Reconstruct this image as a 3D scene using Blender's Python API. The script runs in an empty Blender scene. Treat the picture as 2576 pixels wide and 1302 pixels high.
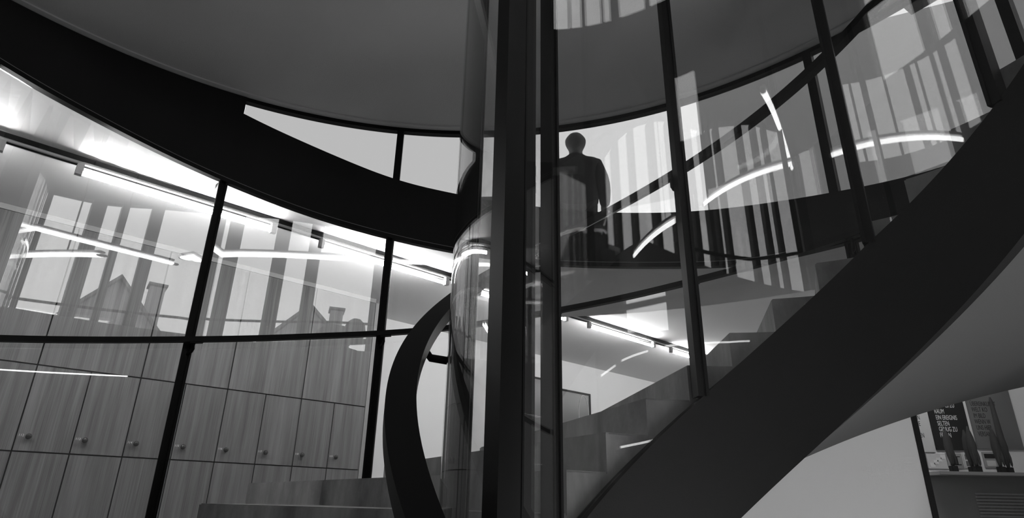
import bpy, bmesh, math, random
from mathutils import Vector, Matrix
random.seed(4)
S = bpy.context.scene
COL = S.collection
# ------------------------------------------------------------------ camera
# the three rows are world X (right), Y (forward), Z (up) in camera axes, from the vanishing points of the photograph
RM = Matrix(((0.9998253, -0.0186932, 0.0), (-0.0069399, -0.3711867, -0.9285323), (0.0173572, 0.9283701, -0.3712516)))
F = 1540.0
cam = bpy.data.objects.new('camera', bpy.data.cameras.new('camera')); COL.objects.link(cam)
cam.data.sensor_width = 36.0; cam.data.lens = F / 2576 * 36.0
cam.data.clip_start = 0.02; cam.data.clip_end = 400
cam.matrix_world = RM.to_4x4()
S.camera = cam
def ray(x, y):
    return (RM @ Vector((x - 1288.0, -(y - 651.0), -F))).normalized()
# ------------------------------------------------------------------ world, exposure
SKY = 2.6
w = bpy.data.worlds.new('overcast_sky'); S.world = w; w.use_nodes = True
w.node_tree.nodes['Background'].inputs[0].default_value = (1, 1, 1, 1)
w.node_tree.nodes['Background'].inputs[1].default_value = SKY
S.view_settings.view_transform = 'Standard'; S.view_settings.look = 'None'
S.view_settings.gamma = 1.0; S.view_settings.exposure = 0.0; S.view_settings.use_curve_mapping = False
S.cycles.transparent_max_bounces = 32
S.cycles.max_bounces = 12
TUBE = 105.0
# ------------------------------------------------------------------ materials
def mat(name, v, rough=0.6, spec=0.3, noise=None, bump=None, metal=0.0):
    m = bpy.data.materials.new(name); m.use_nodes = True
    nt = m.node_tree; b = nt.nodes['Principled BSDF']
    b.inputs['Base Color'].default_value = (v, v, v, 1); b.inputs['Roughness'].default_value = rough
    b.inputs['Specular IOR Level'].default_value = spec; b.inputs['Metallic'].default_value = metal
    tc = nt.nodes.new('ShaderNodeTexCoord')
    if noise:
        lo, hi, sc, stretch = noise
        mp = nt.nodes.new('ShaderNodeMapping'); mp.inputs['Scale'].default_value = stretch
        n = nt.nodes.new('ShaderNodeTexNoise'); n.inputs['Scale'].default_value = sc; n.inputs['Detail'].default_value = 8
        n.inputs['Roughness'].default_value = 0.62
        r = nt.nodes.new('ShaderNodeValToRGB')
        r.color_ramp.elements[0].position = 0.3; r.color_ramp.elements[1].position = 0.7
        r.color_ramp.elements[0].color = (lo, lo, lo, 1); r.color_ramp.elements[1].color = (hi, hi, hi, 1)
        nt.links.new(tc.outputs['Object'], mp.inputs[0]); nt.links.new(mp.outputs[0], n.inputs['Vector'])
        nt.links.new(n.outputs[0], r.inputs[0]); nt.links.new(r.outputs[0], b.inputs['Base Color'])
    if bump:
        n2 = nt.nodes.new('ShaderNodeTexNoise'); n2.inputs['Scale'].default_value = bump[0]; n2.inputs['Detail'].default_value = 6
        bp = nt.nodes.new('ShaderNodeBump'); bp.inputs['Strength'].default_value = bump[1]; bp.inputs['Distance'].default_value = 0.01
        nt.links.new(tc.outputs['Object'], n2.inputs['Vector']); nt.links.new(n2.outputs[0], bp.inputs['Height'])
        nt.links.new(bp.outputs[0], b.inputs['Normal'])
    return m
def wood_mat():
    m = bpy.data.materials.new('wood_veneer'); m.use_nodes = True
    nt = m.node_tree; b = nt.nodes['Principled BSDF']; b.inputs['Roughness'].default_value = 0.55
    b.inputs['Specular IOR Level'].default_value = 0.25
    tc = nt.nodes.new('ShaderNodeTexCoord'); oi = nt.nodes.new('ShaderNodeObjectInfo')
    ad = nt.nodes.new('ShaderNodeVectorMath'); ad.operation = 'ADD'
    mu = nt.nodes.new('ShaderNodeMath'); mu.operation = 'MULTIPLY'; mu.inputs[1].default_value = 37.0
    nt.links.new(oi.outputs['Random'], mu.inputs[0]); nt.links.new(tc.outputs['Object'], ad.inputs[0]); nt.links.new(mu.outputs[0], ad.inputs[1])
    facs = []
    for sc, st in ((2.2, (9, 9, .3)), (11.0, (30, 30, .22))):
        mp = nt.nodes.new('ShaderNodeMapping'); mp.inputs['Scale'].default_value = st
        n = nt.nodes.new('ShaderNodeTexNoise'); n.inputs['Scale'].default_value = sc; n.inputs['Detail'].default_value = 5
        nt.links.new(ad.outputs[0], mp.inputs[0]); nt.links.new(mp.outputs[0], n.inputs['Vector']); facs.append(n)
    mx = nt.nodes.new('ShaderNodeMath'); mx.operation = 'ADD'
    nt.links.new(facs[0].outputs[0], mx.inputs[0]); nt.links.new(facs[1].outputs[0], mx.inputs[1])
    r = nt.nodes.new('ShaderNodeMapRange'); r.inputs[1].default_value = .7; r.inputs[2].default_value = 1.3
    r.inputs[3].default_value = .075; r.inputs[4].default_value = .185
    nt.links.new(mx.outputs[0], r.inputs[0]); nt.links.new(r.outputs[0], b.inputs['Base Color'])
    return m
def glass_mat(name, f0, tint):
    m = bpy.data.materials.new(name); m.use_nodes = True; nt = m.node_tree; nt.nodes.clear()
    out = nt.nodes.new('ShaderNodeOutputMaterial'); mix = nt.nodes.new('ShaderNodeMixShader')
    tr = nt.nodes.new('ShaderNodeBsdfTransparent'); tr.inputs[0].default_value = (tint, tint, tint, 1)
    gl = nt.nodes.new('ShaderNodeBsdfGlossy'); gl.inputs['Roughness'].default_value = 0.0; gl.inputs[0].default_value = (1, 1, 1, 1)
    lw = nt.nodes.new('ShaderNodeLayerWeight'); lw.inputs[0].default_value = .5
    p = nt.nodes.new('ShaderNodeMath'); p.operation = 'POWER'; p.inputs[1].default_value = 5.0
    ma = nt.nodes.new('ShaderNodeMath'); ma.operation = 'MULTIPLY_ADD'; ma.inputs[1].default_value = .75 - f0; ma.inputs[2].default_value = f0
    nt.links.new(lw.outputs['Facing'], p.inputs[0]); nt.links.new(p.outputs[0], ma.inputs[0]); nt.links.new(ma.outputs[0], mix.inputs[0])
    nt.links.new(tr.outputs[0], mix.inputs[1]); nt.links.new(gl.outputs[0], mix.inputs[2]); nt.links.new(mix.outputs[0], out.inputs[0])
    return m
def emit_mat(name, v):
    m = bpy.data.materials.new(name); m.use_nodes = True; b = m.node_tree.nodes['Principled BSDF']
    b.inputs['Base Color'].default_value = (.8, .8, .8, 1); b.inputs['Emission Color'].default_value = (1, 1, 1, 1); b.inputs['Emission Strength'].default_value = v
    return m
M = dict(
    black=mat('black_painted_steel', .006, .5, .12), band=mat('dark_fascia_paint', .009, .6, .15, bump=(120, .08)),
    stringer=mat('dark_stringer_paint', .007, .6, .2, bump=(150, .1)),
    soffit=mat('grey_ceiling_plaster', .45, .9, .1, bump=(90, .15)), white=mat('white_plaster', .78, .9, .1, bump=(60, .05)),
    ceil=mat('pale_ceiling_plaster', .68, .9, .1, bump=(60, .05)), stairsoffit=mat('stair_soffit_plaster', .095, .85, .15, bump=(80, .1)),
    concrete=mat('cast_concrete', .3, .75, .25, noise=(.10, .27, 2.6, (1.6, 1.6, .7)), bump=(25, .25)),
    wood=wood_mat(), carcass=mat('dark_carcass', .02), knob=mat('black_knob', .02, .25, .6),
    pale=mat('pale_wood_trim', .26), glass=glass_mat('clear_glass', .10, 1.0), dimglass=glass_mat('sky_dimming_glass', .06, .46),
    wellglass=glass_mat('curved_well_glass', .045, 1.0), dimglass_pale=glass_mat('pale_sky_dimming_glass', .06, .56),  # upper drum panes: sky brightness is put into the two tints
    tube=emit_mat('lit_fluorescent_tube', TUBE), slimtube=emit_mat('lit_slim_tube', 6.0), hungtube=emit_mat('lit_hung_tube', 11.0), filltube=emit_mat('added_fill_tube', 115.0), cap=mat('grey_lamp_cap', .4), channel=mat('white_lamp_channel', .6),
    wall=mat('grey_parapet_plaster', .16, .9, .1), roof=mat('dark_roof_plaster', .09, .9, .1), hall=mat('upper_hall_plaster', .5, .9, .1),
    floor=mat('grey_screed', .25, .5, .3, noise=(.2, .3, 3, (1, 1, 1))), column=mat('dark_column', .06, .6, .2),
    ground=mat('outdoor_ground', .2, .9, .1, noise=(.14, .26, .5, (1, 1, 1))), house=mat('house_render', .32, .9, .1), rooft=mat('house_roof_tiles', .14, .9, .1, noise=(.1, .18, 4, (1, 1, 1))),
    pane=mat('dark_window_glass', .04, .1, .6), leaf=mat('tree_foliage', .06, .9, .1, noise=(.03, .1, 3, (1, 1, 1))),
    skin=mat('skin', .11, .6, .3), cloth=mat('dark_jacket_cloth', .035, .9, .1), trouser=mat('dark_trouser_cloth', .03, .9, .1), shoe=mat('black_leather', .015, .4),
    g1=mat('board_black', .008), g2=mat('board_grey', .13), g3=mat('board_white', .55), print_w=mat('white_print', .75), print_b=mat('black_print', .01),
    counter=mat('counter_grey', .2), card=mat('card_grey', .3), cardw=mat('card_white', .6), artboard=mat('dark_artboard', .09, .3, .5), line=mat('pale_chalk_line', .5))
# ------------------------------------------------------------------ helpers
def link(o, parent=None):
    COL.objects.link(o)
    if parent: o.parent = parent
    return o
def mesh(name, vs, fs, m, parent=None, smooth=False):
    me = bpy.data.meshes.new(name); me.from_pydata([tuple(v) for v in vs], [], fs); me.update()
    me.materials.append(M[m] if isinstance(m, str) else m)
    if smooth:
        for p in me.polygons: p.use_smooth = True
    return link(bpy.data.objects.new(name, me), parent)
def tag(o, label, cat, group=None):
    o['label'] = label; o['category'] = cat
    if group: o['group'] = group
    return o
def struct(o): o['kind'] = 'structure'; return o
def empty(name, loc=(0, 0, 0)):
    o = bpy.data.objects.new(name, None); o.empty_display_size = .1; o.location = loc; return link(o)
def boxdata(a, b):
    (x0, y0, z0), (x1, y1, z1) = a, b
    return [(x0, y0, z0), (x1, y0, z0), (x1, y1, z0), (x0, y1, z0), (x0, y0, z1), (x1, y0, z1), (x1, y1, z1), (x0, y1, z1)], \
        [(0, 3, 2, 1), (4, 5, 6, 7), (0, 1, 5, 4), (1, 2, 6, 5), (2, 3, 7, 6), (3, 0, 4, 7)]
def box(name, a, b, m, parent=None, bevel=0):
    vs, fs = boxdata(a, b); o = mesh(name, vs, fs, m, parent)
    if bevel:
        bm = bmesh.new(); bm.from_mesh(o.data); bmesh.ops.bevel(bm, geom=bm.edges[:], offset=bevel, segments=2, affect='EDGES'); bm.to_mesh(o.data); bm.free()
    return o
def prism(name, poly, z0, z1, m, parent=None):
    n = len(poly); a = sum(poly[i][0] * poly[(i + 1) % n][1] - poly[(i + 1) % n][0] * poly[i][1] for i in range(n))
    if a < 0: poly = poly[::-1]
    zf0 = z0 if callable(z0) else (lambda x, y: z0); zf1 = z1 if callable(z1) else (lambda x, y: z1)
    vs = [(x, y, zf0(x, y)) for x, y in poly] + [(x, y, zf1(x, y)) for x, y in poly]
    fs = [tuple(range(n - 1, -1, -1)), tuple(range(n, 2 * n))] + [(i, (i + 1) % n, n + (i + 1) % n, n + i) for i in range(n)]
    return mesh(name, vs, fs, m, parent)
def tube_between(name, pts, r, m, parent=None, seg=10):
    vs, fs = [], []; P = [Vector(p) for p in pts]; n = len(P)
    for i, p in enumerate(P):
        t = (P[min(i + 1, n - 1)] - P[max(i - 1, 0)]).normalized()
        up = Vector((0, 0, 1)) if abs(t.z) < .95 else Vector((1, 0, 0))
        a = t.cross(up).normalized(); b = a.cross(t)
        vs += [p + a * math.cos(2 * math.pi * k / seg) * r + b * math.sin(2 * math.pi * k / seg) * r for k in range(seg)]
    for i in range(n - 1):
        fs += [(i * seg + k, i * seg + (k + 1) % seg, (i + 1) * seg + (k + 1) % seg, (i + 1) * seg + k) for k in range(seg)]
    fs += [tuple(range(seg - 1, -1, -1)), tuple((n - 1) * seg + k for k in range(seg))]
    return mesh(name, vs, fs, m, parent, True)
def lathe(name, prof, m, parent=None, seg=16, mat_=None):
    vs, fs = [], []
    for r, z in prof: vs += [(r * math.cos(2 * math.pi * k / seg), r * math.sin(2 * math.pi * k / seg), z) for k in range(seg)]
    for i in range(len(prof) - 1):
        fs += [(i * seg + k, i * seg + (k + 1) % seg, (i + 1) * seg + (k + 1) % seg, (i + 1) * seg + k) for k in range(seg)]
    fs += [tuple(range(seg - 1, -1, -1)), tuple((len(prof) - 1) * seg + k for k in range(seg))]
    if mat_: vs = [mat_ @ Vector(v) for v in vs]
    return mesh(name, vs, fs, m, parent, True)
def pol(c, r, a):
    a = math.radians(a); return (c[0] + r * math.sin(a), c[1] + r * math.cos(a))
def arc(name, c, r0, r1, a0, a1, zb, zt, m, parent=None, step=1.0):
    """curved slab between two radii; zb / zt are numbers or functions of the angle"""
    n = max(2, int(math.ceil(abs(a1 - a0) / step))); fb = zb if callable(zb) else (lambda a: zb); ft = zt if callable(zt) else (lambda a: zt)
    A = [a0 + (a1 - a0) * i / n for i in range(n + 1)]
    corner = []
    for a in A:
        p0 = pol(c, r0, a); p1 = pol(c, r1, a); b, t = fb(a), ft(a)
        corner.append(((*p0, b), (*p1, b), (*p1, t), (*p0, t)))
    vs, fs, sm = [], [], []
    for s in range(4):               # each long side has vertices of its own, so that only along the curve it is smooth
        base = len(vs)
        for q in corner: vs += [q[s], q[(s + 1) % 4]]
        for i in range(n): fs.append((base + 2 * i, base + 2 * i + 1, base + 2 * i + 3, base + 2 * i + 2)[::-1])
    b0 = len(vs); vs += list(corner[0]) + list(corner[-1])
    nside = len(fs); fs += [(b0, b0 + 1, b0 + 2, b0 + 3), (b0 + 7, b0 + 6, b0 + 5, b0 + 4)]
    o = mesh(name, vs, fs, m, parent)
    for i, p in enumerate(o.data.polygons): p.use_smooth = i < nside
    return o
def interp(tab):
    def f(a):
        if a <= tab[0][0]: return tab[0][1]
        for (x0, y0), (x1, y1) in zip(tab, tab[1:]):
            if a <= x1: return y0 + (y1 - y0) * (a - x0) / (x1 - x0)
        return tab[-1][1]
    return f
def smooth_tab(tab, h=5.0):
    g = interp(tab); return lambda a: (g(a - h) + 2 * g(a - h / 2) + 2 * g(a) + 2 * g(a + h / 2) + g(a + h)) / 8
def post(name, c, r, a, wdt, dep, z0, z1, m, parent):
    """vertical bar, radial depth dep, centred at radius r"""
    ar = math.radians(a); rad = Vector((math.sin(ar), math.cos(ar), 0)); tan = Vector((math.cos(ar), -math.sin(ar), 0)); p = Vector((c[0], c[1], 0)) + rad * r
    poly = [(p + rad * sx * dep / 2 + tan * sy * wdt / 2)[:2] for sx, sy in ((-1, -1), (1, -1), (1, 1), (-1, 1))]
    return prism(name, [tuple(q) for q in poly], z0, z1, m, parent)
def text(name, s, size, loc, m, parent, rot, ext=.0015, sx=1.0, align='LEFT'):
    cu = bpy.data.curves.new(name, 'FONT'); cu.body = s; cu.size = size; cu.extrude = ext; cu.align_x = align; cu.resolution_u = 3
    tmp = bpy.data.objects.new(name, cu); COL.objects.link(tmp)
    me = bpy.data.meshes.new_from_object(tmp.evaluated_get(bpy.context.evaluated_depsgraph_get()))
    bpy.data.objects.remove(tmp); bpy.data.curves.remove(cu)
    me.materials.clear(); me.materials.append(M[m])
    T = Matrix.Translation(loc) @ rot @ Matrix.Diagonal((sx, 1, 1, 1)); me.transform(T)
    o = bpy.data.objects.new(name, me); return link(o, parent)

# ------------------------------------------------------------------ the plan (metres, eye of the camera is the origin)
C = (-.495, 1.026); RD = 3.52          # glazed drum around the stair
O = (.95, 1.65); RW = 1.10             # glazed well inside the stair
FL = -.47; HL = 2.34; HC = 3.0         # cloakroom floor and ceiling, ceiling over the stair
U = Vector((.73366, .67952, 0)); V = Vector((-.67952, .73366, 0))
def uv(u, v): return (U.x * u + V.x * v, U.y * u + V.y * v)
low = smooth_tab([(-80, 2.88), (-50.3, 2.505), (-41.9, 2.406), (-29, 2.232), (-18.3, 2.088), (-8, 1.968), (1.9, 1.857), (13.9, 1.737), (19.9, 1.692), (28.5, 1.617), (33, 1.569), (37.7, 1.53), (47.3, 1.53), (80, 1.53)], 4)
top = smooth_tab([(-40, 3.02), (-28.4, 2.826), (-18.5, 2.667), (-7.7, 2.466), (2.6, 2.34), (21.2, 2.106), (31.4, 1.992), (42.3, 1.899), (54.8, 1.785), (80, 1.72)], 4)
def phi_of(x, y): return math.degrees(math.atan2(x - O[0], y - O[1]))
STEP0, DST, RISE, Z0 = -38.3, 10.55, .16, .13
def tread(ph): return Z0 + RISE * (ph - STEP0) / DST
def sof(ph): return -.05 + .0158 * ph
def str_top(ph): return .535 + (.0158 * ph if ph < 37 else .0158 * 37 + .0138 * (ph - 37))

# ------------------------------------------------------------------ the setting: ceiling over the stair
arcpts = [pol(C, 3.50, a) for a in [x * .5 for x in range(-118, 119)] if pol(C, 3.50, a)[1] > 2.86]
x0 = -math.sqrt(3.50 ** 2 - (2.85 - C[1]) ** 2) + C[0]; x1 = math.sqrt(3.50 ** 2 - (2.85 - C[1]) ** 2) + C[0]
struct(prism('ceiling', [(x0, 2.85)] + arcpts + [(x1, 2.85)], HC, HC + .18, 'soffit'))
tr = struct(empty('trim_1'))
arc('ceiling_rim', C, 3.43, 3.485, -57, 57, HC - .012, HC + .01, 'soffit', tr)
arc('head_rail', C, 3.49, 3.545, -57, 66, HC - .042, HC - .001, 'black', tr)
struct(box('wall_upper_front', (x0, 2.86, HC + .18), (x1, 2.96, 6.25), 'roof'))
bd = struct(empty('wall_fascia'))
def top_all(a): return HC - .02 if a < -28.45 else top(a)
arc('fascia_band', C, 3.47, 3.56, -28.3, 80, low, top, 'band', bd)
arc('fascia_panel', C, 3.47, 3.56, -80, -28.3, low, lambda a: HC - .02, 'band', bd)
arc('lower_trim', C, 3.45, 3.50, -80, 80, lambda a: low(a) - .028, lambda a: low(a) + .004, 'black', bd)
arc('lower_bead', C, 3.447, 3.452, -80, 80, lambda a: low(a) + .004, lambda a: low(a) + .008, 'wall', bd)
# outer glazing below the fascia
w1 = struct(empty('window_1')); LM = [-74, -52.8, -28.9, -7.9, 13.35, 30.0, 47.0, 64.0, 80]
def gb(a):
    x, y = pol(C, RD, a); return max(FL, tread(phi_of(x, y)) - .12) if a > 25 else FL
for a0, a1 in zip(LM, LM[1:]):
    arc('pane', C, 3.515, 3.525, a0 + .5, a1 - .5, gb, lambda a: low(a) - .02, 'glass', w1)
for a in LM[1:-1]:
    p = post('mullion', C, 3.51, a, .062, .055, gb(a), low(a), 'black', w1)
    for s in (-1, 1):
        post('glazing_bead', C, 3.475, a + s * .36, .012, .03, gb(a), low(a), 'black', w1)
# outer glazing above the fascia: pane tint stands in for a dimmer sky, weaker on the right
w2 = struct(empty('window_2')); UM = [-28.68, -7.9, 13.35, 30.0, 46.4, 64.0, 80]
for a0, a1 in zip(UM, UM[1:]):
    arc('pane', C, 3.515, 3.525, a0 + .4, a1 - .4, lambda a: top(a) - .01, HC - .03, 'dimglass' if a0 < 10 else 'dimglass_pale', w2)
for a in UM[1:-1]:
    post('mullion', C, 3.515, a, .055, .06, top(a) - .01, HC - .03, 'black', w2)
# ------------------------------------------------------------------ behind the camera: parapet, columns, clerestory glazing, roof
HEAD = 6.25
sill = interp([(78, 2.0), (92, 2.42), (99, 2.62), (280, 2.62)])
head = smooth_tab([(70, 2.7), (82, 3.2), (92, 3.78), (100, 4.12), (112, 4.45), (124, 4.6), (133, 4.65), (141, 4.85), (150, 5.0), (160, 5.15), (280, 5.15)], 3)
struct(arc('wall_right_return', C, 3.56, 3.72, 80, 84, -3.4, HEAD, 'wall', step=2))
struct(arc('wall_back_parapet', C, 3.56, 3.72, 84, 183, -3.4, sill, 'wall', step=2))
struct(arc('wall_back_lintel', C, 3.56, 3.72, 84, 183, head, HEAD, 'wall', step=2))
struct(arc('wall_back_solid', C, 3.56, 3.72, 183, 213, -3.4, HEAD, 'wall', step=2))
struct(arc('wall_left_return', C, 3.56, 3.72, 213, 281, -3.4, 3.0, 'wall', step=2))
struct(arc('wall_left_middle', C, 3.56, 3.72, 213, 281, 3.8, 4.64, 'wall', step=2))
struct(arc('wall_left_lintel', C, 3.56, 3.72, 213, 281, 6.1, HEAD, 'wall', step=2))
for a0, a1 in ((213, 224), (231, 281)): struct(arc('wall_left_pier', C, 3.56, 3.72, a0, a1, 3.0, 3.8, 'wall', step=2))
struct(arc('wall_left_upper', C, 3.56, 3.70, -79, -56, HC, HEAD, 'wall'))
struct(arc('wall_right_upper', C, 3.56, 3.70, 56, 80, HC, HEAD, 'wall'))
w3 = struct(empty('window_3'))
cols = [(84, 85), (89.5, 91), (97, 98), (106, 108), (115, 117), (124, 126.2), (131.4, 133.3), (135.4, 136.4), (139.6, 141.4), (151.8, 154.2), (159.8, 162.2), (165.8, 167.9), (178, 183)]
for a0, a1 in cols: arc('column', C, 3.55, 3.80, a0, a1, lambda a: sill(a) + .001, lambda a: head(a) - .001, 'column', w3)
for (b0, a0), (a1, b1) in zip(cols, cols[1:]): arc('pane', C, 3.655, 3.663, a0 + .05, a1 - .05, sill, head, 'glass', w3)
w5 = struct(empty('window_5'))
cols2 = [(213, 214.5), (219, 220), (237.5, 239), (249.5, 253), (256, 257), (264, 266), (271, 272), (279, 281)]
for a0, a1 in cols2: arc('column', C, 3.55, 3.80, a0, a1, 4.641, 6.099, 'column', w5)
for (b0, a0), (a1, b1) in zip(cols2, cols2[1:]): arc('pane', C, 3.655, 3.663, a0 + .05, a1 - .05, 4.64, 6.1, 'glass', w5)
w6 = struct(empty('window_6'))
for a0, a1 in ((224, 231),): arc('pane', C, 3.655, 3.663, a0, a1, 3.0, 3.8, 'glass', w6)
struct(prism('ceiling_roof', [pol(C, 3.95, a) for a in range(0, 360, 5)], HEAD, HEAD + .2, 'roof'))
# ------------------------------------------------------------------ cloakroom beyond the drum: ceiling, walls, floor
UMIN, UMAX, VMIN, VMAX = -3.35, 16.0, -2.45, 7.14
cu_ = C[0] * U.x + C[1] * U.y; cv_ = C[0] * V.x + C[1] * V.y
def rbox(a):
    d = Vector((math.sin(math.radians(a)), math.cos(math.radians(a)), 0)); du, dv = d.dot(U), d.dot(V); r = 1e9
    if du > 1e-6: r = min(r, (UMAX - cu_) / du)
    if du < -1e-6: r = min(r, (UMIN - cu_) / du)
    if dv > 1e-6: r = min(r, (VMAX - cv_) / dv)
    if dv < -1e-6: r = min(r, (VMIN - cv_) / dv)
    return r
LA0, LA1, LR = 8.0, 72.0, 4.95            # landing beyond the glass, where the man stands
def ring(name, z0, z1, m, rin):
    A = [x for x in range(-132, 115, 2)]; A = sorted(set(A + [LA0, LA1, LA0 - .01, LA1 + .01])); vs, fs = [], []
    for a in A:
        r0 = rin(a); r1 = max(r0 + .01, rbox(a)); p0, p1 = pol(C, r0, a), pol(C, r1, a)
        vs += [(*p0, z0), (*p1, z0), (*p1, z1), (*p0, z1)]
    for i in range(len(A) - 1):
        b = 4 * i
        for s in range(4): fs.append((b + s, b + 4 + s, b + 4 + (s + 1) % 4, b + (s + 1) % 4))
    fs += [(0, 1, 2, 3), tuple(4 * len(A) - k for k in (1, 2, 3, 4))]
    return mesh(name, vs, fs, m)
struct(ring('ceiling_cloakroom', HL, HL + .05, 'ceil', lambda a: LR if LA0 <= a <= LA1 else (4.05 if -90 < a < -29.5 else 3.565)))
struct(ring('floor', FL - .2, FL, 'floor', lambda a: 3.58))
cv, cf = [], []
for i in range(32):
    a = -90 + 60.4 * i / 31; cv += [(*pol(C, 3.50, a), max(low(a) + .02, HL + .02)), (*pol(C, 3.57, a), max(low(a) + .02, HL + .02)), (*pol(C, 4.10, a), HL + .001), (*pol(C, 4.10, a), HL + .1), (*pol(C, 3.50, a), max(low(a) + .02, HL + .02) + .05)]
for i in range(31):
    for k in range(5): cf.append((5 * i + k, 5 * i + 5 + k, 5 * i + 5 + (k + 1) % 5, 5 * i + (k + 1) % 5))
cf += [tuple(range(5)), tuple(range(5 * 32 - 1, 5 * 32 - 6, -1))]
struct(mesh('trim_2', cv, cf, 'ceil'))
struct(arc('floor_landing', C, 3.565, LR, LA0, LA1, 1.75, 1.85, 'ceil', step=2))
struct(arc('wall_landing', C, LR, LR + .05, LA0, LA1, 1.75, HL, 'ceil', step=2))
def wallseg(name, p, q, t, z0, z1, m='white'):
    p = Vector((*p, 0)); q = Vector((*q, 0)); n = Vector((-(q - p).y, (q - p).x, 0)).normalized() * t
    return struct(prism(name, [tuple(p[:2]), tuple(q[:2]), tuple((q + n)[:2]), tuple((p + n)[:2])], z0, z1, m))
wallseg('wall_back', uv(UMIN, VMAX), uv(UMAX, VMAX), .1, FL, HL)
wallseg('wall_left', uv(UMIN - .1, 0), uv(UMIN - .1, VMAX), -.1, FL, HL)
wallseg('wall_right', uv(UMAX, VMIN), uv(UMAX, VMAX), -.1, FL, HL)
wallseg('wall_front', uv(2.2, VMIN), uv(UMAX, VMIN), -.1, FL, HL)
struct(prism('floor_lower', [pol(C, 3.7, a) for a in range(0, 360, 6)], -3.5, -3.4, 'floor'))
struct(arc('wall_lower', C, 3.58, 3.70, -80, 80, -3.4, FL, 'wall', step=2))
# upper hall seen through the lightly tinted glass on the right
wallseg('wall_upper_hall', (2.42, 6.8), (7.2, 4.6), .15, HL + .05, 5.6, 'hall')
# white wall under the flight
nx = 24; xs = [.75 + (2.315 - .75) * i / nx for i in range(nx + 1)]
vs = []; fs = []
for x in xs:
    for y in (3.60, 3.70): vs += [(x, y, -3.4), (x, y, min(sof(phi_of(x, y)) + .01, 1.0))]
for i in range(nx):
    b = 4 * i; fs += [(b, b + 4, b + 5, b + 1), (b + 2, b + 3, b + 7, b + 6), (b + 1, b + 5, b + 7, b + 3)]
fs += [(0, 1, 3, 2), (4 * nx, 4 * nx + 2, 4 * nx + 3, 4 * nx + 1)]
struct(mesh('wall_under_stair', vs, fs, 'white'))
struct(box('trim_3', (2.316, 3.59, -3.4), (2.345, 3.71, .60), 'black'))
struct(box('wall_boards', (3.9, 8.06, FL), (9.0, 8.16, HL), 'white'))
# outdoors
struct(mesh('ground', [(-120, -120, -3.6), (120, -120, -3.6), (120, 120, -3.6), (-120, 120, -3.6)], [(0, 1, 2, 3)], 'ground'))

# ------------------------------------------------------------------ the helical staircase
st = tag(empty('staircase', (O[0], O[1], -3.4)), 'helical concrete staircase with dark curved stringer winding up around the glass well', 'staircase')
def sub(o): o.parent = st; o.matrix_parent_inverse = Matrix.Translation((-O[0], -O[1], 3.4)); return o
def drum_r(ph):
    d = (math.sin(math.radians(ph)), math.cos(math.radians(ph))); q = (O[0] - C[0], O[1] - C[1]); b = q[0] * d[0] + q[1] * d[1]
    return -b + math.sqrt(b * b - (q[0] ** 2 + q[1] ** 2 - 3.50 ** 2))
def rout(ph, k):
    if k == 0: return 5.2
    if k == 1: return 4.28
    if k == 2: return 4.05
    if ph > 15: return min(1.94 / math.cos(math.radians(min(ph, 60))), 2.9)
    if k >= 3: return drum_r(ph) + .12
    return drum_r(ph) - .03
for k in range(-15, 12):
    a0 = STEP0 + DST * k; a1 = a0 + DST + 1.2
    if a1 > 86: a1 = 86
    if a0 > 84: break
    A = [a0 + (a1 - a0) * i / 6 for i in range(7)]; zt = Z0 + RISE * k
    poly = [pol(O, 1.16, a) for a in A] + [pol(O, rout(a, k), a) for a in A[::-1]]
    so = sub(prism('step', poly, zt - .34, zt, 'concrete'))
    bm = bmesh.new(); bm.from_mesh(so.data); bmesh.ops.bevel(bm, geom=[e_ for e_ in bm.edges if min(v.co.z for v in e_.verts) > zt - .01], offset=.007, segments=2, affect='EDGES'); bm.to_mesh(so.data); bm.free()
def helic(name, r0f, r1f, a0, a1, zb, zt, m, step=1.5):
    n = int((a1 - a0) / step); A = [a0 + (a1 - a0) * i / n for i in range(n + 1)]; q = []
    for a in A:
        p0, p1 = pol(O, r0f(a), a), pol(O, r1f(a), a); q.append(((*p0, zb(a)), (*p1, zb(a)), (*p1, zt(a)), (*p0, zt(a))))
    vs, fs = [], []
    for s in range(4):
        base = len(vs)
        for c4 in q: vs += [c4[s], c4[(s + 1) % 4]]
        for i in range(n): fs.append((base + 2 * i + 2, base + 2 * i + 3, base + 2 * i + 1, base + 2 * i))
    b0 = len(vs); vs += list(q[0]) + list(q[-1]); ns = len(fs); fs += [(b0, b0 + 1, b0 + 2, b0 + 3), (b0 + 7, b0 + 6, b0 + 5, b0 + 4)]
    o = mesh(name, vs, fs, m)
    for i, p in enumerate(o.data.polygons): p.use_smooth = i < ns
    return o
A0, A1 = -196, 86
sub(helic('stringer', lambda a: 1.085, lambda a: 1.14, A0, A1, sof, str_top, 'stringer'))
def soft_out(a):
    if a > 0: return min(1.94 / math.cos(math.radians(min(a, 60))), 2.9)
    return min(drum_r(a) - .03, 2.9)
sub(helic('soffit', lambda a: 1.141, soft_out, A0, A1, sof, lambda a: sof(a) + .06, 'stairsoffit'))
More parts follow.
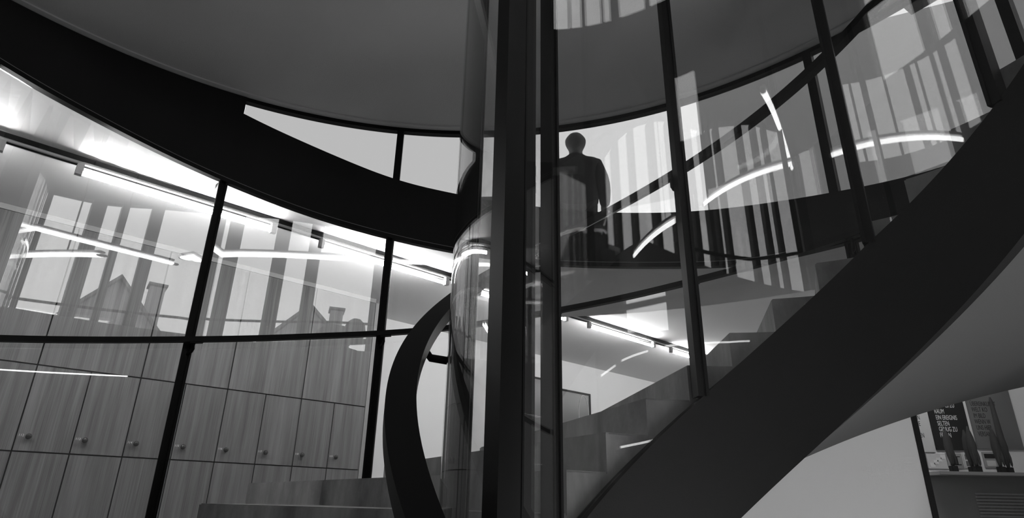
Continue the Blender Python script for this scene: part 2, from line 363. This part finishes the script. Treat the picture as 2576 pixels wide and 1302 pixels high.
# ------------------------------------------------------------------ glazed well standing on the stringer
w4 = struct(empty('window_4')); WM = [-196, -168.5, -121.0, -81.5, -45.2, -5.0, 37.0, 67.7, 86]
WT = 4.9
for a0, a1 in zip(WM, WM[1:]):
    arc('pane', O, 1.108, 1.116, a0 + .9, a1 - .9, lambda a: str_top(a) + .002, WT, 'wellglass', w4)
for a in WM[1:-1]:
    post('mullion', O, 1.112, a, .05, .06, str_top(a), WT, 'black', w4)
    for s in (-1, 1): post('glazing_bead', O, 1.085, a + s * 1.0, .014, .025, str_top(a), WT, 'black', w4)
for ph, z in ((-52.2, 1.32), (-52.2, 1.24)):
    arc('patch_fitting', O, 1.095, 1.13, ph - 1.1, ph + 1.1, z, z + .055, 'cap', w4)
arc('head_ring', O, 1.07, 1.15, A0, 86, WT, WT + .06, 'black', w4)
# ------------------------------------------------------------------ handrails
hz = lambda a: 1.715 + .0150 * a
hr = tag(empty('handrail', (O[0], O[1], 0)), 'broad dark flat handrail spiralling up around the glass well', 'handrail')
def sub2(o, r): o.parent = r; o.matrix_parent_inverse = r.matrix_basis.inverted(); return o
sub2(helic('rail', lambda a: 1.185, lambda a: 1.255, -190, 84, lambda a: hz(a) - .022, lambda a: hz(a) + .022, 'black'), hr)
for a in (-168.5, -121.0, -81.5, -45.2, -5.0, 37.0, 67.7):
    p = Vector((*pol(O, 1.22, a), hz(a) - .022)); q = Vector((*pol(O, 1.22, a), hz(a) - .085)); e = Vector((*pol(O, 1.135, a), hz(a) - .10))
    sub2(tube_between('bracket', [p, p.lerp(q, .7), q.lerp(e, .2), e], .012, 'black'), hr)
oz = smooth_tab([(-80, .50), (-43.4, .84), (-35.4, .92), (-28, .99), (-15.2, 1.10), (-7.7, 1.15), (2, 1.22), (14.3, 1.33), (30, 1.44), (38, 1.48), (47.3, 1.52), (80, 1.80)], 4)
h2 = tag(empty('handrail', (C[0], C[1], 0)), 'slim dark handrail fixed to the mullions of the outer curved glazing', 'handrail')
sub2(arc('rail', C, 3.385, 3.43, -78, 78, lambda a: oz(a) - .018, lambda a: oz(a) + .018, 'black'), h2)
for a in LM[1:-1]:
    da = .55
    p = Vector((*pol(C, 3.41, a + da), oz(a) - .015)); q = Vector((*pol(C, 3.41, a + da), oz(a) - .07)); e = Vector((*pol(C, 3.49, a + .1), oz(a) - .085))
    sub2(tube_between('bracket', [p, p.lerp(q, .75), q.lerp(e, .25), e], .010, 'black'), h2)
    sub2(arc('saddle', C, 3.39, 3.425, a + .1, a + 1.4, lambda x: oz(x) - .026, lambda x: oz(x) - .018, 'black'), h2)
bz = interp([(100, 2.62), (126, 2.74), (148, 2.86), (172, 3.10), (260, 3.3)])
h3 = tag(empty('handrail', (C[0], C[1], 0)), 'slim dark handrail in front of the tall clerestory windows and columns', 'handrail')
sub2(arc('rail', C, 3.41, 3.45, 112, 182, lambda a: bz(a) - .018, lambda a: bz(a) + .018, 'black'), h3)
for a0, a1 in cols[4:-1:2]:
    a = (a0 + a1) / 2; sub2(tube_between('bracket', [(*pol(C, 3.43, a), bz(a)), (*pol(C, 3.43, a), bz(a) - .06), (*pol(C, 3.55, a), bz(a) - .07)], .012, 'black'), h3)
# ------------------------------------------------------------------ fluorescent row in the cloakroom
ch = tag(empty('light_channel', (*uv(2.0, 5.2), 2.3)), 'long white lighting channel running straight across the cloakroom ceiling', 'light fitting')
def uvbox(name, u0, u1, v0, v1, z0, z1, m, parent=None):
    return prism(name, [uv(u0, v0), uv(u1, v0), uv(u1, v1), uv(u0, v1)], z0, z1, m, parent)
sub2(uvbox('housing', -3.2, 15.5, 5.09, 5.16, 2.285, HL - .006, 'channel'), ch)
sub2(uvbox('cable_strip', -3.2, 15.5, 5.115, 5.135, 2.278, 2.2845, 'black'), ch)
sub2(uvbox('shadow_gap', -3.2, 15.5, 5.078, 5.088, 2.30, HL - .004, 'black'), ch)
names = {-1: 'partly hidden past the locker row start', 0: 'the one crossed by the first thick mullion', 1: 'the one ending beside the locker end panel', 2: 'between locker end panel and curved handrail', 3: 'above the dark wall boards', 4: 'crossed by the well mullion', 5: 'far end of the row'}
KZ = 2.215 / 2.28
for k in range(-1, 6):
    u0 = (.336 + 1.99 * k) * KZ; z = 2.215; vt = 5.245 * KZ
    e = empty('fluorescent_tube', (*uv(u0, vt), z))
    tag(e, 'lit fluorescent tube on the ceiling channel, ' + names[k], 'lamp', 'fluorescent tubes on the cloakroom channel')
    sub2(tube_between('tube', [(*uv(u0 + .045, vt), z), (*uv(u0 + 1.47, vt), z)], .017, 'tube', seg=12), e)
    for q in (u0, u0 + 1.47): sub2(uvbox('end_cap', q, q + .045, vt - .022, vt + .022, z - .022, 2.277, 'cap'), e)
e = tag(empty('hall_fill_tube', (4.0, 6.4, 2.25)), 'added unseen tube brightening the text boards and counter', 'lamp')
sub2(tube_between('tube', [(4.0, 6.4, 2.25), (5.6, 6.4, 2.25)], .017, 'tube'), e); sub2(box('housing', (3.95, 6.36, 2.28), (5.65, 6.44, HL - .001), 'channel'), e)  # tube added out of view to brighten the boards and counter
# hanging tubes over the stair, and slim tubes along the parapet (seen mirrored in the curved glass)
def hang(p, q, label):
    p, q = Vector(p), Vector(q); e = tag(empty('hanging_tube_light', p), label, 'lamp', 'tube lights over the stair')
    sub2(tube_between('tube', [p, q], .022, 'hungtube', seg=12), e)
    d = (q - p).normalized()
    for a in (p, q): sub2(tube_between('end_cap', [a - d * .03 * (1 if a is p else -1), a], .02, 'cap'), e)
    sub2(tube_between('housing', [p + Vector((0, 0, .05)), q + Vector((0, 0, .05))], .022, 'channel'), e)
    for f in (.2, .8):
        c_ = p.lerp(q, f); sub2(tube_between('cable', [c_ + Vector((0, 0, .06)), (c_.x, c_.y, HEAD - .001)], .004, 'black', seg=6), e)
hang((1.97, -.32, 3.0), (.53, .21, 3.0), 'bright bent streak of a hanging tube mirrored below the short upright streak')
hang((.97, 1.16, 3.15), (.42, -.14, 3.15), 'bright upright streak of a hanging tube mirrored above the long bent streak')
hang((.03, .36, 3.05), (-1.16, 1.55, 3.05), 'bright broad streak of a hanging tube mirrored beside the dark stringer')
hang((3.0, .76, 2.35), (1.91, .85, 2.35), 'bright slanting streak of a hanging tube mirrored across the dark fascia band')
def wall_tube(pts, label, m='slimtube', rr=.010):
    e = tag(empty('wall_tube_light', Vector(pts[0])), label, 'lamp', 'slim tube lights along the parapet')
    P = [Vector(p) for p in pts]
    sub2(tube_between('tube', P, rr, m), e)
    for p in (P[0], P[-1]):
        c_ = Vector((C[0], C[1], p.z)); d = (p - c_).normalized(); sub2(tube_between('bracket', [p, c_ + d * 3.565], .014, 'cap'), e)
for pts, lb in (([(103.5, 1.47), (112, 1.555), (122.2, 1.64), (132, 1.715), (142, 1.79)], 'long pale tube mirrored level beside the far ceiling tubes'),
                ([(86.4, 1.21), (91, 1.29), (96.4, 1.37)], 'pale curved tube mirrored below the ceiling tubes'),
                ([(79, 1.03), (84, 1.15)], 'very short pale tube mirrored on the white cloakroom wall'),
                ([(84.5, .46), (91, .51), (97, .56), (105, .63), (113, .70)], 'single thin pale tube mirrored across the dark stringer')):
    wall_tube([(*pol(C, 3.42, a), z) for a, z in pts], lb)
for a0, a1, z, lb in ((78, 101, -.75, 'upper of the added unseen tubes brightening the white wall under the flight'), (104, 127, -1.1, 'added unseen fill tube below the clerestory columns'), (74, 97, -1.9, 'lowest added unseen fill tube near the foot of the white wall')):
    wall_tube([(*pol(C, 3.40, a0 + (a1 - a0) * t / 6), z) for t in range(7)], lb, 'filltube', .02)  # unseen tubes added below eye level to brighten the white wall and flight
# ------------------------------------------------------------------ lockers
ROT = Matrix.Rotation(math.atan2(U.y, U.x), 4, 'Z')
def locker_unit(u0, n1, n2):
    root = empty('locker_cabinet', (*uv(u0, 6.48), FL)); root.rotation_euler.z = math.atan2(U.y, U.x)
    W = .784
    def b(name, x0, x1, y0, y1, z0, z1, m, parent=root, bev=0): return box(name, (x0, y0, z0 - FL), (x1, y1, z1 - FL), m, parent, bev)
    b('body', .002, W - .002, .026, .655, FL, 2.285, 'carcass')
    b('plinth', .002, W - .002, .02, .0255, FL, FL + .08, 'carcass')
    b('cornice', 0, W, .004, .65, 2.288, HL - .002, 'pale')
    g = .0055
    b('upper_door', g, W - g, 0, .022, 1.02 + g, 2.282, 'wood', bev=.001)
    for i, n in enumerate((n1, n2)):
        x = .392 * i
        for z0, z1, nm in ((.325, 1.02, 'door'), (FL + .085, .325, 'lower_door')):
            d = b(nm, x + g, x + .392 - g, 0, .022, z0 + g, z1 - g, 'wood', bev=.001)
            if nm == 'door':
                T = Matrix.Translation((x + .08, 0, .442 - FL)) @ Matrix.Rotation(math.radians(90), 4, 'X')
                lathe('knob', [(.009, 0), (.009, .012), (.019, .016), (.023, .026), (.021, .036), (.012, .042)], 'knob', d, 14, T)
                if n: text('number', n, .026, Vector((x + .052, -.001, .442 - FL)), 'print_w', d, Matrix.Rotation(math.radians(90), 4, 'X'), .0006, align='RIGHT')
    return root
UA = .135
for u0, n1, n2 in ((.444 - 1.568, '', ''), (.444 - .784, '110', '111'), (.444, '112', '113'), (1.228, '114', '115'), (2.012, '116', '117'), (2.796, '118', '119')):
    o = locker_unit(UA + u0, n1, n2)
    tag(o, {'': 'wooden locker cabinet without visible numbers at the row start', '110': 'wooden locker cabinet, doors 110 and 111, next to the unnumbered one', '112': 'wooden locker cabinet, doors 112 and 113, under the start of the ceiling tube', '114': 'wooden locker cabinet, doors 114 and 115, crossed by the thick window mullion', '116': 'wooden locker cabinet, doors 116 and 117, mirrored columns across its upper door', '118': 'wooden locker cabinet, doors 118 and 119, beside the pale end panel'}[n1], 'locker', 'numbered wooden lockers in a row')
lp = uvbox('end_panel', UA + 3.582, UA + 3.63, 6.478, 7.135, FL, 2.285, 'pale'); tag(lp, 'pale vertical end panel closing the locker row', 'panel')
# dark boards on the white wall behind the steps
def wallpix(x, y, off):
    r = ray(x, y); t = (VMAX - off) / r.dot(V); p = r * t; return p.dot(U), p.z
for (xa, ya, xb, yb, zb, lb, ov) in ((1250, 930, 1378, 960, .30, 'large dark framed board on the white wall beyond the glass well edge', 0), (1408, 981, 1482, 994, .30, 'dark framed board with a thin pale loop drawn on it', 1)):
    u0, z1 = wallpix(xa, ya, .04); u1, z2 = wallpix(xb, yb, .04); zt = (z1 + z2) / 2
    e = tag(empty('wall_board', (*uv(u0, VMAX - .03), zb)), lb, 'board')
    sub2(uvbox('panel', u0, u1, VMAX - .035, VMAX - .002, zb, zt, 'artboard'), e)
    for (a, b_, c_, d_) in ((u0 - .03, u1 + .03, zt, zt + .03), (u0 - .03, u1 + .03, zb - .03, zb), (u0 - .03, u0, zb, zt), (u1, u1 + .03, zb, zt)):
        sub2(uvbox('frame', a, b_, VMAX - .05, VMAX - .002, c_, d_, 'black'), e)
    if ov:
        uc, zc = wallpix(1469, 1042, .04)
        sub2(tube_between('drawn_loop', [(*uv(uc + .13 * math.cos(t * math.pi / 14), VMAX - .037), zc + .33 * math.sin(t * math.pi / 14)) for t in range(-3, 18)], .006, 'line', seg=6), e)
# ------------------------------------------------------------------ text boards, cards, folded parasols, counter under the flight
def onY(x, y, Y=8.0):
    r = ray(x, y); return r * (Y / r.y)
RX = Matrix.Rotation(math.radians(90), 4, 'X')
def board(name, pa, pb, zt, m, label, lines, tm, size, sx=.56):
    a = onY(*pa); b_ = onY(*pb); e = tag(empty(name, (a.x, 8.04, a.z)), label, 'board', 'printed text boards')
    sub2(box('panel', (a.x, 8.03, a.z), (b_.x, 8.058, zt), m), e)
    for s, px, py in lines:
        p = onY(px, py, 8.03); sub2(text('lettering', s, size, Vector((p.x, 8.029, p.z)), tm, None, RX, .0008, sx), e)
board('text_board', (2362, 1130), (2455, 1126), 1.62, 'g1', 'black board with white capital lettering reading EIN EREIGNIS', [('ES ZU', 2378, 1024), ('RAUM', 2351, 1039), ('EIN EREIGNIS', 2355, 1054.5), ('SELTEN', 2359, 1069.5), ('GENUG ZU', 2363, 1084), ('FEIERN', 2366, 1099)], 'print_w', .083)
board('text_board', (2466, 1127), (2580, 1122), 1.62, 'g2', 'grey board with black capital lettering reading WELT and IM BILD', [('ÜBEREINKUNFT', 2441, 1020), ('WELT KO', 2445, 1034.5), ('IM BILD', 2450, 1050), ('WENN W', 2453, 1065), ('UNS HIER', 2457.5, 1080), ('VERSAMM', 2462, 1096)], 'print_b', .083)
board('text_board', (2300, 1135), (2358, 1131), 1.62, 'g3', 'white board with a few black letters beside the wall edge', [('NEN', 2296, 1054.5), ('HNE', 2298, 1070), ('HLEN', 2303.5, 1099.5)], 'print_b', .083)
a = onY(2290, 1187); b_ = onY(2640, 1181)
ct = tag(empty('display_counter', (a.x, 7.5, FL)), 'grey display counter in front of the text boards', 'counter')
sub2(box('top', (a.x, 7.45, .40), (b_.x, 8.055, .44), 'counter', None, .004), ct); sub2(box('body', (a.x + .05, 7.75, FL), (b_.x - .05, 8.05, .399), 'counter'), ct)
for i in range(9): sub2(box('slat', (5.55, 7.735, .20 - .035 * i), (b_.x - .1, 7.749, .218 - .035 * i), 'card'), ct)
for i, (pa, pb, m, lb) in enumerate((((2312, 1178), (2331, 1140), 'card', 'small grey card holding a white tilted picture'), ((2343, 1177), (2383, 1140), 'cardw', 'small pale card with a stepped light pattern'), ((2393, 1176), (2423, 1139), 'card', 'small grey card with a dark spool shape'), ((2436, 1176), (2468, 1137), 'cardw', 'small card with a grid of tiny pictures'), ((2486, 1175), (2516, 1136), 'card', 'small grey card with a black bar'))):
    p = onY(*pa); q = onY(*pb); q.x = max(q.x, p.x + .12)
    e = tag(empty('picture_card', (p.x, 8.04, p.z)), lb, 'card', 'cards below the text boards')
    sub2(box('card', (p.x, 8.04, p.z), (q.x, 8.058, q.z), m), e); cx, cz = (p.x + q.x) / 2, (p.z + q.z) / 2; w_, h_ = (q.x - p.x), (q.z - p.z)
    def mark(x0, x1, z0, z1, mm): sub2(box('print', (cx + x0 * w_, 8.037, cz + z0 * h_), (cx + x1 * w_, 8.0395, cz + z1 * h_), mm), e)
    if i == 0: mark(-.4, .25, -.3, .35, 'print_w'); mark(-.3, .05, -.2, .2, 'print_b')
    if i == 1:
        for j in range(4): mark(-.4 + .2 * j, -.15 + .2 * j, -.4 + .18 * j, -.12 + .18 * j, 'print_w')
    if i == 2: mark(-.18, .18, -.25, .25, 'print_b'); mark(-.36, .36, .24, .3, 'print_b'); mark(-.36, .36, -.3, -.24, 'print_b')
    if i == 3:
        for j in range(3):
            for k in range(2): mark(-.42 + .3 * j, -.2 + .3 * j, -.38 + .42 * k, -.06 + .42 * k, 'g2')
    if i == 4: mark(-.42, .42, .1, .38, 'print_b'); mark(-.36, .2, -.4, -.05, 'g3')
for i, (px, hgt, yy) in enumerate(((2401, .50, 7.6), (2449, .50, 7.72), (2461, .53, 7.6), (2521, .52, 7.6), (2540, .9, 7.7))):
    p = onY(px, 1186, yy); e = tag(empty('folded_parasol', (p.x, yy, .44)), ['black folded parasol standing before the black board', 'thin black folded parasol at the gap between two boards', 'thick black folded parasol at the gap between two boards', 'black folded parasol before the grey board', 'tall dark folded parasol before the grey board'][i], 'parasol', 'folded parasols on the counter')
    box('foot', (-.035, -.035, 0), (.035, .035, .07), 'black', e, .004)
    lathe('canopy', [(.018, .072), (.022, .10), (.040, .20), (.047, .30), (.037, .40), (.022, hgt - .06), (.008, hgt)], 'cloth', e, 9)
    for s in (-1, 1): lathe('tip', [(.004, .075), (.012, .10), (.014, .18), (.003, .26)], 'cloth', e, 8, Matrix.Translation((.026 * s, -.03, 0)))
# ------------------------------------------------------------------ the man on the landing
def skin_mesh(name, chains, m, parent=None, sub_=2):
    me = bpy.data.meshes.new(name); vs, es, rs = [], [], []
    idx = {}
    for chn in chains:
        prev = None
        for key, co, r in chn:
            if key in idx: i = idx[key]
            else:
                i = len(vs); vs.append(co); rs.append(r); idx[key] = i
            if prev is not None: es.append((prev, i))
            prev = i
    me.from_pydata(vs, es, []); me.update()
    o = bpy.data.objects.new(name, me); COL.objects.link(o)
    sk = o.modifiers.new('skin', 'SKIN'); sk.use_smooth_shade = True
    lay = me.skin_vertices[0].data if len(me.skin_vertices) else None
    for i, r in enumerate(rs):
        lay[i].radius = r if isinstance(r, tuple) else (r, r); lay[i].use_root = (i == 0)
    sb = o.modifiers.new('subd', 'SUBSURF'); sb.levels = sub_; sb.render_levels = sub_
    dg = bpy.context.evaluated_depsgraph_get(); ev = bpy.data.meshes.new_from_object(o.evaluated_get(dg))
    bpy.data.objects.remove(o); bpy.data.meshes.remove(me)
    ev.name = name; ev.materials.clear(); ev.materials.append(M[m])
    for p in ev.polygons: p.use_smooth = True
    return link(bpy.data.objects.new(name, ev), parent)
man = empty('person'); tag(man, 'bald man in a dark jacket seen from behind, standing at the upper glass', 'person')
body = []
head = [('pel', (0, 0, .95), (.15, .11)), ('wst', (0, .01, 1.12), (.14, .10)), ('chs', (0, .0, 1.32), (.17, .115)), ('neck0', (0, -.01, 1.48), (.085, .075)), ('neck', (0, 0, 1.54), (.070, .068)), ('jaw', (0, .015, 1.60), (.078, .085)), ('mid', (0, .01, 1.675), (.092, .108)), ('top', (0, .005, 1.735), (.086, .10)), ('crown', (0, 0, 1.775), (.052, .062))]
body.append(head)
body.append([('mid', 0, 0), ('nose', (0, .128, 1.66), (.014, .012))])
for s in (-1, 1):
    body.append([('mid', 0, 0), ('ear%d' % s, (.106 * s, -.005, 1.665), (.014, .026))])
    body.append([('chs', 0, 0), ('sh%d' % s, (.20 * s, 0, 1.43), .06), ('el%d' % s, (.27 * s, -.03, 1.13), .045), ('wr%d' % s, (.26 * s, .12, .92), .032), ('pm%d' % s, (.255 * s, .16, .86), (.036, .022))])
    for f, (dx, l) in enumerate(((-.030, .065), (-.010, .078), (.010, .082), (.028, .07))):
        body.append([('pm%d' % s, 0, 0), ('f%d%d' % (s, f), (.255 * s + dx * .7, .19, .82), .0095), ('g%d%d' % (s, f), (.255 * s + dx, .185 + .004 * f, .82 - l * .6), .0085), ('h%d%d' % (s, f), (.255 * s + dx, .165, .82 - l), .0075)])
    body.append([('pm%d' % s, 0, 0), ('t%d' % s, (.225 * s, .185, .865), .011), ('u%d' % s, (.21 * s, .215, .84), .009)])
    body.append([('pel', 0, 0), ('hip%d' % s, (.10 * s, 0, .88), .09), ('kn%d' % s, (.12 * s, .02, .50), .058), ('an%d' % s, (.13 * s, -.02, .10), .038), ('toe%d' % s, (.15 * s, .12, .045), (.04, .03))])
bo = skin_mesh('body', body, 'skin', man)
jk = [[('b', (0, 0, .82), (.24, .165)), ('w', (0, .0, 1.06), (.23, .155)), ('c', (0, -.01, 1.28), (.225, .15)), ('s', (0, -.012, 1.40), (.16, .11)), ('s2', (0, -.012, 1.465), (.105, .09)), ('n', (0, -.012, 1.52), (.078, .078))]]
for s in (-1, 1): jk.append([('s', 0, 0), ('a%d' % s, (.20 * s, -.005, 1.365), .085), ('m%d' % s, (.245 * s, -.03, 1.22), .080), ('e%d' % s, (.265 * s, -.03, 1.09), .072), ('w%d' % s, (.272 * s, .11, .945), .05)])
skin_mesh('jacket', jk, 'cloth', man)
tr_ = [[('p', (0, 0, .92), (.17, .13))]]
for s in (-1, 1): tr_.append([('p', 0, 0), ('h%d' % s, (.10 * s, 0, .82), .105), ('k%d' % s, (.12 * s, .02, .50), .078), ('f%d' % s, (.13 * s, -.015, .12), .066)])
skin_mesh('trousers', tr_, 'trouser', man)
for s in (-1, 1): skin_mesh('shoe', [[('a', (.13 * s, -.05, .05), (.045, .045)), ('b', (.14 * s, .05, .045), (.05, .042)), ('c', (.155 * s, .15, .035), (.042, .03))]], 'shoe', man)
dm = 5.52; am = math.radians(6.66)
man.location = (dm * math.sin(am), dm * math.cos(am), 1.856); man.rotation_euler.z = math.radians(-8); man.scale = (1.03, 1.03, .995)
# ------------------------------------------------------------------ houses and trees outdoors behind the camera (mirrored in the glass)
def house(loc, rot, wd, dp, hw, hr_, label):
    e = empty('house', (loc[0], loc[1], -3.6)); e.rotation_euler.z = rot; tag(e, label, 'house', 'houses across the street')
    a = wd / 2; vs = [(-a, 0, 0), (a, 0, 0), (a, 0, hw), (0, 0, hr_), (-a, 0, hw), (-a, -dp, 0), (a, -dp, 0), (a, -dp, hw), (0, -dp, hr_), (-a, -dp, hw)]
    mesh('wall', vs, [(0, 1, 2, 3, 4), (9, 8, 7, 6, 5), (0, 5, 6, 1), (1, 6, 7, 2), (0, 4, 9, 5)], 'house', e)
    for s in (-1, 1):
        k = (hr_ - hw) / a; p = [(0, .3, hr_ + .02), (s * (a + .4), .3, hw - .4 * k + .02), (s * (a + .4), -dp - .3, hw - .4 * k + .02), (0, -dp - .3, hr_ + .02)]
        q = [(x, y, z + .18) for x, y, z in p]; mesh('roof', p + q, [(3, 2, 1, 0), (4, 5, 6, 7), (0, 1, 5, 4), (1, 2, 6, 5), (2, 3, 7, 6), (3, 0, 4, 7)], 'rooft', e)
    for wx in (-a * .5, 0, a * .5):
        for wz in (2.0, 4.8, 7.4):
            if wz + 1.4 < hw: box('window', (wx - .45, .002, wz), (wx + .45, .06, wz + 1.3), 'pane', e)
    c_ = box('chimney', (-a * .55 - .4, -1.8, hr_ - (hr_ - hw) * .55), (-a * .55 + .4, -1.0, hr_ + .3), 'house', e); box('chimney_cap', (-a * .55 - .5, -1.9, hr_ + .36), (-a * .55 + .5, -.9, hr_ + .46), 'rooft', c_)
house((13.9, -16.2), math.atan2(13.9, 16.2) , 7, 9, 9.2, 12.4, 'plain house with a steep gable mirrored over lockers 113 and 114')
house((5.0, -20.8), .24, 6, 9, 10.0, 12.4, 'plain house with gable and chimney mirrored over locker 118')
house((24, -6), 1.2, 12, 9, 7.5, 9.5, 'low broad house beside the steep gabled house')
house((-12, -20), -.5, 10, 9, 8.0, 11.0, 'broad house on the far side of the row')
def tree(loc, h, r, label):
    e = tag(empty('tree', (loc[0], loc[1], -3.6)), label, 'tree', 'trees across the street')
    lathe('trunk', [(.22, 0), (.16, h * .5), (.08, h * .75)], 'column', e, 8)
    bm = bmesh.new(); rnd = random.Random(int(loc[0] * 10))
    for i in range(14):
        a = rnd.random() * 6.28; q = rnd.random() ** .5 * r * .7; z = h * .6 + rnd.random() * h * .35
        bmesh.ops.create_icosphere(bm, subdivisions=2, radius=r * (.35 + .25 * rnd.random()), matrix=Matrix.Translation((q * math.cos(a), q * math.sin(a), z)))
    me = bpy.data.meshes.new('foliage'); bm.to_mesh(me); bm.free(); me.materials.append(M['leaf']); link(bpy.data.objects.new('foliage', me), e)
tree((2.6, -19.5), 11.4, 1.6, 'round dark tree beside the house with the chimney')
tree((11.5, -36), 14, 2.4, 'broad dark tree beside the steep gabled house')
tree((-6, -18), 11, 2.6, 'broad dark tree before the broad far house')
